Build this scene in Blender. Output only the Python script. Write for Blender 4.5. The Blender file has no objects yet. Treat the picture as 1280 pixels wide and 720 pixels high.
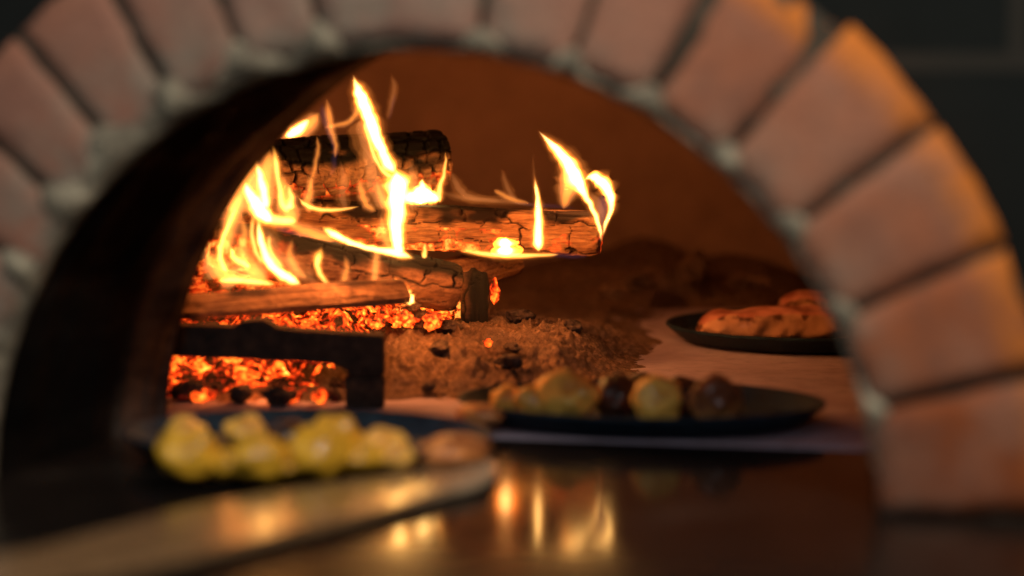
import bpy, bmesh, math, random
from mathutils import Vector, noise
random.seed(7)
sc = bpy.context.scene
COL = sc.collection
R = math.radians
PI = math.pi

# ------------------------------------------------------------------ camera
FPX = 3022.0                      # focal length in photo pixels (photo 1280 wide)
YAW, PITCH, D0 = R(12), R(5.5), 1.94
FWD = Vector((-math.sin(YAW)*math.cos(PITCH), math.cos(YAW)*math.cos(PITCH), -math.sin(PITCH)))
RIGHT = Vector((math.cos(YAW), math.sin(YAW), 0))
UP = RIGHT.cross(FWD)
def ray(px, py):
    return FWD + RIGHT*((px-640)/FPX) + UP*((360-py)/FPX)
CAM = -D0*ray(545, 615)           # the middle of the arch's springing line is the origin
def at_d(px, py, d):              # point seen at (px, py), d metres along the view
    return CAM + ray(px, py)*d
def at_z(px, py, z=0.0):          # point seen at (px, py) at height z
    r = ray(px, py); return CAM + r*((z-CAM.z)/r.z)
def at_y(px, py, y):
    r = ray(px, py); return CAM + r*((y-CAM.y)/r.y)
camd = bpy.data.cameras.new('camera'); cam = bpy.data.objects.new('camera', camd); COL.objects.link(cam)
cam.location = CAM
cam.rotation_euler = FWD.to_track_quat('-Z', 'Y').to_euler()
camd.sensor_width = 36; camd.lens = FPX/1280*36
camd.clip_start = 0.05; camd.clip_end = 200
camd.dof.use_dof = True; camd.dof.focus_distance = 2.72; camd.dof.aperture_fstop = 1.6
camd.dof.aperture_blades = 0
sc.camera = cam

# ------------------------------------------------------------------ world, lamps, exposure
w = bpy.data.worlds.new('World'); sc.world = w; w.use_nodes = True
bg = w.node_tree.nodes['Background']; bg.inputs[0].default_value = (.5, .56, .6, 1); bg.inputs[1].default_value = .012
sc.view_settings.view_transform = 'Standard'; sc.view_settings.look = 'None'
sc.view_settings.exposure = 0; sc.view_settings.gamma = 1
cy = sc.cycles
cy.use_denoising = True; cy.sample_clamp_indirect = 2.5; cy.sample_clamp_direct = 0
cy.max_bounces = 8; cy.diffuse_bounces = 4; cy.glossy_bounces = 4; cy.volume_bounces = 0; cy.transparent_max_bounces = 16
cy.caustics_reflective = False; cy.caustics_refractive = False
try: cy.denoiser = 'OPENIMAGEDENOISE'
except Exception: pass

def area(name, loc, target, size, power, color):
    l = bpy.data.lights.new(name, 'AREA'); l.energy = power; l.color = color; l.shape = 'DISK'; l.size = size
    o = bpy.data.objects.new(name, l); COL.objects.link(o); o.location = loc
    o.rotation_euler = (Vector(target)-Vector(loc)).to_track_quat('-Z', 'Y').to_euler()
def point(name, loc, power, color, rad=.02):
    l = bpy.data.lights.new(name, 'POINT'); l.energy = power; l.color = color; l.shadow_soft_size = rad
    o = bpy.data.objects.new(name, l); COL.objects.link(o); o.location = loc
    o.visible_glossy = False      # the flames themselves are what shines in the counter
area('room_lamp_warm', (.62, -1.0, 1.45), (.22, 0, .42), .35, 20.5, (1, .84, .70))
area('room_lamp_cool', (-1.0, -1.5, 1.7), (-.2, 0, .35), .6, 6, (.95, .98, 1))
area('room_lamp_low', (.45, -2.3, .95), (.1, .6, .05), .5, 6.5, (.92, .95, 1))
FIRE = (1, .31, .08)
point('fire_lamp', at_d(500, 245, 2.58), 1.5, FIRE, .02)
point('fire_lamp', at_d(672, 280, 2.62), .8, FIRE, .016)
point('fire_lamp', at_d(722, 215, 2.72), 1.25, FIRE, .02)
point('fire_lamp', at_d(335, 262, 2.47), 1.7, FIRE, .025)
point('fire_lamp', at_d(425, 330, 2.50), .4, FIRE, .016)
point('fire_lamp', at_d(462, 112, 2.90), 4.6, FIRE, .03)
point('ember_lamp', at_d(525, 372, 2.56), .7, (1, .27, .05), .012)
point('ember_lamp', at_d(310, 470, 2.45), .2, (1, .18, .03), .012)

# ------------------------------------------------------------------ object helpers
def tag(o, label=None, cat=None, group=None, kind=None):
    if label: o['label'] = label
    if cat: o['category'] = cat
    if group: o['group'] = group
    if kind: o['kind'] = kind
    return o
def empty(name, loc, label=None, cat=None, group=None):
    o = bpy.data.objects.new(name, None); COL.objects.link(o); o.location = loc; o.empty_display_size = .05
    return tag(o, label, cat, group)
def mesh_obj(name, verts, faces, mat=None, parent=None, smooth=True, attrs=None, loc=None):
    """links ONE mesh object; verts are in world space"""
    off = Vector(loc) if loc is not None else Vector((0, 0, 0))
    if parent is not None: off = parent.location + (parent.parent.location if parent.parent else Vector((0,0,0)))
    me = bpy.data.meshes.new(name)
    me.from_pydata([tuple(Vector(v)-off) for v in verts], [], faces)
    if attrs:
        for k, vals in attrs.items():
            a = me.attributes.new(k, 'FLOAT', 'POINT'); a.data.foreach_set('value', vals)
    bm = bmesh.new(); bm.from_mesh(me); bmesh.ops.recalc_face_normals(bm, faces=bm.faces); bm.to_mesh(me); bm.free()
    for p in me.polygons: p.use_smooth = smooth
    if mat: me.materials.append(mat)
    o = bpy.data.objects.new(name, me); COL.objects.link(o)
    if parent is not None: o.parent = parent
    elif loc is not None: o.location = off
    return o
def fbm(p, o=4, h=.5, l=2.0):
    s, a, q = 0, 1, Vector(p)
    for _ in range(o):
        s += a*noise.noise(q); a *= h; q = q*l + Vector((3.1, 1.7, 5.3))
    return s
def sstep(a, b, x):
    t = max(0, min(1, (x-a)/(b-a))); return t*t*(3-2*t)
def crom(pts, n):
    """Catmull-Rom through tuples, n samples per span"""
    P = [pts[0]]+list(pts)+[pts[-1]]; out = []
    for i in range(1, len(P)-2):
        for k in range(n):
            t = k/n
            out.append(tuple(.5*((2*b)+(-a+c)*t+(2*a-5*b+4*c-d)*t*t+(-a+3*b-3*c+d)*t**3) for a, b, c, d in zip(P[i-1], P[i], P[i+1], P[i+2])))
    out.append(tuple(pts[-1])); return out

# ------------------------------------------------------------------ material helpers
class NT:
    def __init__(s, name):
        s.m = bpy.data.materials.new(name); s.m.use_nodes = True; s.t = s.m.node_tree; s.t.nodes.clear()
        s.out = s.n('ShaderNodeOutputMaterial')
    def n(s, typ, **kw):
        nd = s.t.nodes.new(typ)
        for k, v in kw.items():
            if k.startswith('i_'):
                key = k[2:].replace('_', ' '); nd.inputs[key].default_value = v
            else: setattr(nd, k, v)
        return nd
    def l(s, a, b): s.t.links.new(a, b)
    def coord(s, scale=(1,1,1)):
        c = s.n('ShaderNodeTexCoord'); mp = s.n('ShaderNodeMapping'); mp.inputs['Scale'].default_value = scale
        s.l(c.outputs['Object'], mp.inputs[0]); return mp.outputs[0]
    def noise(s, co, scale, detail=5, rough=.55, dist=0):
        nd = s.n('ShaderNodeTexNoise'); nd.inputs['Scale'].default_value = scale; nd.inputs['Detail'].default_value = detail
        nd.inputs['Roughness'].default_value = rough; nd.inputs['Distortion'].default_value = dist
        s.l(co, nd.inputs['Vector']); return nd.outputs[0]
    def ramp(s, fac, stops):
        r = s.n('ShaderNodeValToRGB'); e = r.color_ramp.elements
        while len(e) < len(stops): e.new(.5)
        for el, (p, c) in zip(e, stops):
            el.position = p; el.color = (*c, 1) if len(c) == 3 else c
        s.l(fac, r.inputs[0]); return r.outputs[0]
    def mix(s, fac, a, b):
        m = s.n('ShaderNodeMix', data_type='RGBA')
        for v, k in ((fac, 0), (a, 6), (b, 7)):
            if hasattr(v, 'is_output'): s.l(v, m.inputs[k])
            else: m.inputs[k].default_value = v if k == 0 else (*v, 1)
        return m.outputs[2]
    def math(s, op, a, b=None):
        m = s.n('ShaderNodeMath', operation=op)
        for v, k in ((a, 0), (b, 1)):
            if v is None: continue
            if hasattr(v, 'is_output'): s.l(v, m.inputs[k])
            else: m.inputs[k].default_value = v
        return m.outputs[0]
    def attr(s, name): return s.n('ShaderNodeAttribute', attribute_name=name).outputs['Fac']
    def bump(s, h, strength=.4, dist=.002):
        b = s.n('ShaderNodeBump'); b.inputs['Strength'].default_value = strength; b.inputs['Distance'].default_value = dist
        s.l(h, b.inputs['Height']); return b.outputs[0]
    def bsdf(s, color, rough=.8, spec=.3, metal=0, normal=None, emis=None, emis_str=0, coat=0):
        b = s.n('ShaderNodeBsdfPrincipled')
        for v, k in ((color, 'Base Color'), (rough, 'Roughness'), (spec, 'Specular IOR Level'), (metal, 'Metallic'), (emis, 'Emission Color'), (emis_str, 'Emission Strength'), (coat, 'Coat Weight')):
            if v is None: continue
            if hasattr(v, 'is_output'): s.l(v, b.inputs[k])
            else: b.inputs[k].default_value = (*v, 1) if isinstance(v, tuple) else v
        if normal is not None: s.l(normal, b.inputs['Normal'])
        s.l(b.outputs[0], s.out.inputs['Surface']); return s.m

def m_brick():
    s = NT('red_brick'); co = s.coord()
    v = s.attr('tone'); e = s.attr('rim')
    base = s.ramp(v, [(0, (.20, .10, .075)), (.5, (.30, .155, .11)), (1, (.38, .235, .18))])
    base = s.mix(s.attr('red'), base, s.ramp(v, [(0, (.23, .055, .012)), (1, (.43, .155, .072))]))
    big = s.noise(co, 14, 4); fine = s.noise(co, 160, 5)
    c = s.mix(s.ramp(big, [(.42, (0,0,0)), (.62, (.45,)*3)]), base, (.33, .19, .13))
    sm = s.math('MULTIPLY', s.attr('smear'), s.ramp(s.noise(co, 30, 5, .65), [(.38, (0,)*3), (.58, (1,)*3)]))
    c = s.mix(sm, c, (.24, .21, .16))
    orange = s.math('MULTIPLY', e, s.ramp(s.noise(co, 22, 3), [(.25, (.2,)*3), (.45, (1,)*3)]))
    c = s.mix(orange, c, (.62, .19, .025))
    c = s.mix(s.ramp(fine, [(.5, (0,)*3), (.75, (.5,)*3)]), c, (.12, .07, .055))
    c = s.mix(s.ramp(s.noise(co, 9, 6, .7, .6), [(.5, (0,)*3), (.72, (.6,)*3)]), c, (.14, .075, .055))
    return s.bsdf(c, .85, .2, normal=s.bump(s.math('ADD', big, fine), .5, .003))
def m_mortar():
    s = NT('mortar'); co = s.coord()
    a, b = s.noise(co, 40, 6), s.noise(co, 260, 4)
    c = s.ramp(a, [(.3, (.09, .08, .06)), (.5, (.22, .20, .145)), (.72, (.50, .46, .33))])
    return s.bsdf(c, .9, .15, normal=s.bump(s.math('ADD', a, b), .7, .004))
def m_joint():
    s = NT('sooty_joint_mortar'); co = s.coord(); a = s.noise(co, 60, 6)
    return s.bsdf(s.ramp(a, [(.3, (.03, .023, .017)), (.7, (.095, .078, .056))]), .92, .1, normal=s.bump(a, .7, .004))
def m_soot():
    s = NT('soot_black_lining'); co = s.coord((1, .25, 1)); a = s.noise(co, 18, 5, .6); b = s.noise(co, 120, 4)
    c = s.ramp(a, [(.35, (.003, .0026, .0026)), (.55, (.009, .007, .0055)), (.72, (.035, .024, .016))])
    c = s.mix(s.math('MULTIPLY', s.attr('bare'), s.ramp(a, [(.35, (.2,)*3), (.6, (1,)*3)])), c, (.10, .08, .066))
    return s.bsdf(c, .95, .04, normal=s.bump(s.math('ADD', a, b), .5, .004))
def m_dome():
    s = NT('baked_firebrick'); co = s.coord(); a = s.noise(co, 5, 5, .6); b = s.noise(co, 60, 4)
    br = s.n('ShaderNodeTexBrick'); s.l(co, br.inputs['Vector']); br.inputs['Scale'].default_value = 4
    c = s.ramp(a, [(.3, (.16, .11, .085)), (.7, (.30, .21, .16))])
    return s.bsdf(c, .95, .1, normal=s.bump(s.math('ADD', a, s.math('MULTIPLY', b, .4)), .6, .01))
def m_facade():
    s = NT('dark_stone_blocks'); co = s.coord()
    a = s.noise(co, 9, 5)
    mp = s.n('ShaderNodeMapping'); s.l(co, mp.inputs[0]); mp.inputs['Rotation'].default_value = (PI/2, 0, 0); mp.inputs['Location'].default_value = (0, .0, 0)
    br = s.n('ShaderNodeTexBrick'); s.l(mp.outputs[0], br.inputs['Vector'])
    br.inputs['Scale'].default_value = 1; br.inputs['Brick Width'].default_value = .45; br.inputs['Row Height'].default_value = .172
    br.inputs['Mortar Size'].default_value = .008; br.inputs['Mortar Smooth'].default_value = .3
    br.inputs['Color1'].default_value = (.004, .008, .0085, 1); br.inputs['Color2'].default_value = (.007, .009, .009, 1); br.inputs['Mortar'].default_value = (.03, .028, .023, 1)
    c = s.mix(s.math('MULTIPLY', a, .6), br.outputs[0], (.02, .022, .02))
    return s.bsdf(c, .9, .06, normal=s.bump(a, .5, .01))
def m_hearth():
    s = NT('ashy_hearth_stone'); co = s.coord()
    a, b, d = s.noise(co, 6, 6, .65), s.noise(co, 45, 6, .6), s.noise(co, 400, 3)
    c = s.ramp(a, [(.3, (.23, .18, .21)), (.55, (.31, .26, .32)), (.75, (.38, .34, .41))])
    c = s.mix(s.ramp(b, [(.5, (0,)*3), (.75, (.45,)*3)]), c, (.12, .09, .08))
    return s.bsdf(c, .78, .3, normal=s.bump(s.math('ADD', b, d), .35, .002))
def m_counter():
    s = NT('polished_dark_stone'); co = s.coord(); a = s.noise(co, 7, 5); b = s.noise(co, 60, 4)
    c = s.ramp(a, [(.3, (.006, .005, .0045)), (.6, (.014, .011, .009)), (.75, (.035, .028, .022))])
    r = s.ramp(b, [(.3, (.06,)*3), (.7, (.14,)*3)])
    sx = s.n('ShaderNodeSeparateXYZ'); s.l(co, sx.inputs[0])
    worn = s.ramp(s.math('ADD', s.math('MULTIPLY', sx.outputs[1], -3), s.math('MULTIPLY', a, .25)), [(.58, (0,)*3), (.95, (.24,)*3)])
    r = s.math('ADD', r, worn)
    return s.bsdf(c, r, .10, normal=s.bump(a, .04, .002))
def m_log(name, wood, dark, deep, grain=1.0, glow=5.0):
    s = NT(name); co = s.coord((.12, 1, 1)); co1 = s.coord()
    g = s.noise(co, 260*grain, 6, .65, .4); g2 = s.noise(co1, 70, 5, .6); fine = s.noise(co1, 700, 3)
    c = s.mix(s.ramp(g, [(.36, (0,)*3), (.62, (1,)*3)]), dark, wood)
    c = s.mix(s.math('MULTIPLY', s.ramp(g2, [(.4, (0,)*3), (.66, (1,)*3)]), .45), c, dark)
    cr = s.attr('crack'); ch = s.attr('char')
    k = s.math('MAXIMUM', cr, ch)
    c = s.mix(k, c, deep)
    gl = s.math('MULTIPLY', s.attr('glow'), s.ramp(g2, [(.42, (0,)*3), (.6, (1,)*3)]))
    em = s.ramp(gl, [(0, (0, 0, 0)), (.3, (.45, .02, .002)), (.7, (1, .16, .015)), (1, (1, .42, .06))])
    return s.bsdf(c, .82, .25, normal=s.bump(s.math('ADD', g, s.math('MULTIPLY', fine, .5)), .55, .0015), emis=em, emis_str=glow*.25)
def m_ember(name='ember', thr=.5, strength=2.2):
    s = NT(name); co = s.coord()
    a = s.noise(co, 52, 5, .65, .8); b = s.noise(co, 210, 4, .6)
    v = s.n('ShaderNodeTexVoronoi', feature='DISTANCE_TO_EDGE'); v.inputs['Scale'].default_value = 75; s.l(co, v.inputs['Vector'])
    h = s.math('ADD', s.math('MULTIPLY', a, .75), s.math('MULTIPLY', b, .3))
    h = s.math('ADD', h, s.math('MULTIPLY', s.attr('heat'), .36))
    h = s.math('SUBTRACT', h, s.math('MULTIPLY', s.ramp(v.outputs[0], [(0, (0,)*3), (.35, (1,)*3)]), .10))
    em = s.ramp(h, [(thr-.02, (0, 0, 0)), (thr+.05, (.30, .010, .001)), (thr+.11, (.95, .08, .006)), (thr+.18, (1, .26, .02)), (thr+.27, (1, .60, .10))])
    c = s.ramp(b, [(.3, (.012, .009, .008)), (.7, (.07, .045, .035))])
    return s.bsdf(c, .9, .2, normal=s.bump(s.math('ADD', a, b), .7, .004), emis=em, emis_str=strength)
def m_ash():
    s = NT('wood_ash'); co = s.coord()
    a, b, d = s.noise(co, 22, 5), s.noise(co, 130, 6, .7), s.noise(co, 520, 4, .7)
    c = s.ramp(b, [(.3, (.045, .028, .019)), (.48, (.15, .095, .062)), (.7, (.32, .215, .145))])
    c = s.mix(s.ramp(a, [(.45, (0,)*3), (.65, (.7,)*3)]), c, (.12, .09, .075))
    c = s.mix(s.ramp(d, [(.50, (0,)*3), (.64, (.85,)*3)]), c, (.03, .023, .02))
    return s.bsdf(c, .95, .1, normal=s.bump(s.math('ADD', b, s.math('MULTIPLY', d, .8)), .9, .004))
def m_char():
    s = NT('charcoal'); co = s.coord(); a = s.noise(co, 140, 5, .6); v = s.noise(co, 40, 4)
    c = s.ramp(a, [(.35, (.014, .010, .009)), (.7, (.08, .06, .05))])
    em = s.ramp(v, [(.68, (0, 0, 0)), (.78, (.5, .02, .004))])
    return s.bsdf(c, .8, .3, normal=s.bump(a, .8, .003), emis=em, emis_str=1.2)
def m_iron():
    s = NT('burnt_iron'); co = s.coord(); a = s.noise(co, 60, 5, .65); b = s.noise(co, 300, 4)
    c = s.ramp(a, [(.35, (.012, .009, .008)), (.55, (.045, .027, .018)), (.75, (.11, .055, .028))])
    return s.bsdf(c, .75, .3, normal=s.bump(s.math('ADD', a, b), .5, .002))
def m_pan():
    s = NT('blue_black_steel'); co = s.coord(); a = s.noise(co, 60, 5)
    c = s.ramp(a, [(.35, (.006, .014, .024)), (.7, (.013, .031, .05))])
    return s.bsdf(c, s.ramp(a, [(.3, (.5,)*3), (.7, (.7,)*3)]), .25, normal=s.bump(a, .15, .001))
def m_food(name, c0, c1, brown, lo, hi, scale=26, rough=.38):
    s = NT(name); co = s.coord(); a = s.noise(co, scale, 5, .6); b = s.noise(co, 220, 4)
    c = s.mix(s.noise(co, 60, 4), c0, c1)
    z = s.attr('top')
    k = s.ramp(s.math('ADD', a, s.math('MULTIPLY', z, .18)), [(lo, (0,)*3), (hi, (1,)*3)])
    c = s.mix(k, c, brown)
    return s.bsdf(c, rough, .5, normal=s.bump(s.math('ADD', a, s.math('MULTIPLY', b, .3)), .35, .003), coat=.25)
def m_peel():
    s = NT('smooth_worn_wood'); co = s.coord((1, 9, 1)); a = s.noise(co, 22, 6, .6); b = s.noise(co, 90, 4)
    c = s.ramp(a, [(.3, (.13, .075, .035)), (.55, (.25, .15, .07)), (.75, (.36, .235, .12))])
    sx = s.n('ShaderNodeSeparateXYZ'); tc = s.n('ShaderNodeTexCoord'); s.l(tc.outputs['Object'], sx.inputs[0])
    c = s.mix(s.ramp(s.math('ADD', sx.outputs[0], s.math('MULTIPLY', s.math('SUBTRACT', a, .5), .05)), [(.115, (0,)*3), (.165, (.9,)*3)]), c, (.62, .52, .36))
    return s.bsdf(c, s.ramp(b, [(.3, (.14,)*3), (.7, (.25,)*3)]), .9, normal=s.bump(a, .1, .001))
def m_flame(name, color, strength):
    s = NT(name); e = s.n('ShaderNodeEmission'); e.inputs[0].default_value = (*color, 1); e.inputs[1].default_value = strength
    s.l(e.outputs[0], s.out.inputs['Volume']); return s.m

# ================================================================== THE OVEN
RI, RO = .367, .506
AX, AZ = -.014, -.0107                 # centre of the arch
oven = empty('brick_oven', (0, 0, 0), 'wood fired brick oven with a round arched mouth and sooty tunnel', 'oven')
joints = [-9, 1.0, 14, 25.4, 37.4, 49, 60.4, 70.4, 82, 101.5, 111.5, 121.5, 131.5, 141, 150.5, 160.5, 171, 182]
tones = [.1, .08, .45, .7, .8, .62, .75, .85, .95, .85, .5, .4, .3, .4, .35, .4, .3]  # own brick tone plus painted light falloff: darkest at lower right, dim at left
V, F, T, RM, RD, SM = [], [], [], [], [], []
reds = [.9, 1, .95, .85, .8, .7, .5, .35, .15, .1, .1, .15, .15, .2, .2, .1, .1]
for i in range(len(joints)-1):
    a0, a1 = R(joints[i])+.0075, R(joints[i+1])-.0075
    na, nr, ny = 7, 9, 3
    base = len(V); rj = random.uniform(-.003, .003); yj = random.uniform(-.004, .004); ro = RO+random.uniform(-.005, .005)
    idx = {}
    def vert(ia, ir, iy):
        k = (ia, ir, iy)
        if k not in idx:
            # rounded, slightly chipped wedge
            fa, fr, fy = ia/(na-1)*2-1, ir/(nr-1)*2-1, iy/(ny-1)
            ra = .5*(a0+a1)+.5*(a1-a0)*fa; rr = RI+.004+rj+(ro-RI-.004-rj)*(fr+1)/2
            y = -.016+yj+.13*fy
            edge = max(abs(fa), abs(fr))
            if iy == 0 and edge > .99: y += .0032+.003*noise.noise(Vector((ra*30, rr*60, i)))
            n_ = noise.noise(Vector((ra*16, rr*50, i*3.3)))
            rr += .0035*n_*(abs(fr) > .9); ra += .006*noise.noise(Vector((rr*40, i*5.1, 2)))*(abs(fa) > .9)
            if iy == 0: y += .0025*n_
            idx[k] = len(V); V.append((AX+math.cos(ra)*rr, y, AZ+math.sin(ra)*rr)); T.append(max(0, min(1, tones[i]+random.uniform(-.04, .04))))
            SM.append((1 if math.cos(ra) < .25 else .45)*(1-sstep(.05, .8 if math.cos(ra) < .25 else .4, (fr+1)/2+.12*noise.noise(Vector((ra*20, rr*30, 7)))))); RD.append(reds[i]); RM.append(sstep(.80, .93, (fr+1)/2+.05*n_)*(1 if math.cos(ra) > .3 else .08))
        return idx[k]
    for iy in (0, ny-1):
        for ia in range(na-1):
            for ir in range(nr-1): F.append([vert(ia, ir, iy), vert(ia+1, ir, iy), vert(ia+1, ir+1, iy), vert(ia, ir+1, iy)])
    for iy in range(ny-1):
        for ia in range(na-1):
            for ir in (0, nr-1): F.append([vert(ia, ir, iy), vert(ia+1, ir, iy), vert(ia+1, ir, iy+1), vert(ia, ir, iy+1)])
        for ir in range(nr-1):
            for ia in (0, na-1): F.append([vert(ia, ir, iy), vert(ia, ir+1, iy), vert(ia, ir+1, iy+1), vert(ia, ir, iy+1)])
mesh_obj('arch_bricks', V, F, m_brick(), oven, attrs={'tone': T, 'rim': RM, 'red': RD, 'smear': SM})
# recessed mortar ring between the bricks
V, F = [], []
N = 180
for k in range(N+1):
    a = R(-9)+R(191)*k/N
    for (r, y) in ((RI+.004, .10), (RI+.004, -.010), (RO-.004, -.010), (RO-.004, .10)): V.append((AX+math.cos(a)*r, y+.002*noise.noise(Vector((a*20, r*30, 1))), AZ+math.sin(a)*r))
for k in range(N):
    for j in range(4):
        F.append([4*k+j, 4*k+(j+1) % 4, 4*k+4+(j+1) % 4, 4*k+4+j])
mesh_obj('mortar_joints', V, F, m_joint(), oven)
# pale smeared mortar along the inner edge
V, F = [], []
N, M = 420, 14
jl = [R(j) for j in joints]
for k in range(N+1):
    a = R(7)+R(176)*k/N
    lump = .5+.5*noise.noise(Vector((a*7, 3, 0)))
    near = min(abs(a-j) for j in jl)
    left = sstep(1.4, 2.2, a)
    wd = .001+.005*lump+.016*math.exp(-(near/.045)**2)+.018*left*(.4+lump)
    for m in range(M):
        t = m/(M-1)*PI
        r = RI-.003+(wd+.004)*(1-math.cos(t))/2
        bulge = (.002+.004*lump+.008*math.exp(-(near/.04)**2)+.003*left)*math.sin(t)
        q = Vector((AX+math.cos(a)*r, 0, AZ+math.sin(a)*r))
        nn = fbm(q*60, 3)
        V.append((q.x, .012-.012-bulge*1.3-.004*nn*math.sin(t)-(.004), q.z+.002*nn))
    V.append((AX+math.cos(a)*(RI+.02), .012, AZ+math.sin(a)*(RI+.02)))
    V.append((AX+math.cos(a)*(RI-.002), .006, AZ+math.sin(a)*(RI-.002)))
W = M+2
for k in range(N):
    for j in range(W): F.append([W*k+j, W*k+(j+1) % W, W*k+W+(j+1) % W, W*k+W+j])
mesh_obj('mortar_edge', V, F, m_mortar(), oven)
# tunnel lining: front arch -> rear arch
YT = .33
rear = []
cR = Vector((0.0755, YT, -0.0227)); rR = 0.4257
V, F, BR = [], [], []
N, M = 96, 40
for k in range(N+1):
    a = R(-4)+R(188)*k/N
    p0 = Vector((AX+math.cos(a)*(RI-.0035), .0, AZ+math.sin(a)*(RI-.0035)))
    p1 = Vector((cR.x+math.cos(a)*rR, YT, cR.z+math.sin(a)*rR))
    for m in range(M+1):
        t = m/M; q = p0.lerp(p1, t)
        q += Vector((math.cos(a), 0, math.sin(a)))*(.006*fbm(q*14, 4) if 0 < m < M else 0)
        # shallow ribs where the lining courses meet
        q -= Vector((math.cos(a), 0, math.sin(a)))*(.004*(abs((t*5) % 1-.5) < .06))
        V.append(tuple(q)); BR.append(sstep(.60, .74, t+.05*noise.noise(Vector((a*3, t*4, 2)))))
for k in range(N):
    for m in range(M): F.append([k*(M+1)+m, k*(M+1)+m+1, (k+1)*(M+1)+m+1, (k+1)*(M+1)+m])
mesh_obj('tunnel_lining', V, F, m_soot(), oven, attrs={'bare': BR})
# inside of the front wall round the rear arch
V, F = [], []
for k in range(N+1):
    a = R(-4)+R(188)*k/N
    for r in (rR-.0005, 1.6): V.append((cR.x+math.cos(a)*r, YT+.002, cR.z+math.sin(a)*r))
for k in range(N): F.append([2*k, 2*k+1, 2*k+3, 2*k+2])
mesh_obj('inner_wall', V, F, m_soot(), oven)
# round chamber: low wall and dome
V, F = [], []
cx, cyy, rd = cR.x-.02, YT+.62, .92
N, M = 96, 40
for k in range(N+1):
    a = 2*PI*k/N
    for m in range(M+1):
        t = m/M*PI/2
        rr, z = rd*math.cos(t)**.75, .02+.78*math.sin(t)**.9
        if m == 0: z = -.03
        q = Vector((cx+math.cos(a)*rr, cyy+math.sin(a)*rr*.88, z)); n_ = .010*fbm(q*5, 4)
        q += Vector((math.cos(a), math.sin(a), 0))*n_
        V.append(tuple(q))
for k in range(N):
    for m in range(M): F.append([k*(M+1)+m, k*(M+1)+m+1, (k+1)*(M+1)+m+1, (k+1)*(M+1)+m])
F = [f for f in F if any(V[i][1] > YT+.004 for i in f)]
mesh_obj('dome', [v if v[1] > YT+.004 else (v[0], YT+.004, v[2]) for v in V], F, m_dome(), oven)
# facade behind the arch
V, F = [], []
N = 90
for k in range(N+1):
    a = R(-9)+R(198)*k/N
    for (r, y) in ((RO-.03, .022), (1.7, .022)): V.append((AX+math.cos(a)*r, y, AZ+math.sin(a)*r))
for k in range(N): F.append([2*k, 2*k+1, 2*k+3, 2*k+2])
mesh_obj('facade', V, F, m_facade(), oven)

# hearth floor and counter
def sheet(name, x0, x1, y0, y1, z, mat, nx=2, ny=2, thick=.04):
    bm = bmesh.new(); bmesh.ops.create_cube(bm, size=1)
    for v in bm.verts: v.co = Vector(((x0+x1)/2+v.co.x*(x1-x0), (y0+y1)/2+v.co.y*(y1-y0), z-thick/2+v.co.z*thick))
    bmesh.ops.bevel(bm, geom=bm.edges[:], offset=.004, segments=2, affect='EDGES', profile=.5)
    me = bpy.data.meshes.new(name); bm.to_mesh(me); bm.free(); me.materials.append(mat)
    o = bpy.data.objects.new(name, me); COL.objects.link(o); return o
tag(sheet('hearth_floor', -1.6, 1.6, .292, 2.1, 0, m_hearth()), kind='structure')
tag(sheet('counter', -1.6, 1.6, -.75, .29, -.002, m_counter()), 'polished dark stone counter in front of the oven mouth, mirroring the flames', 'counter')

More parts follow.
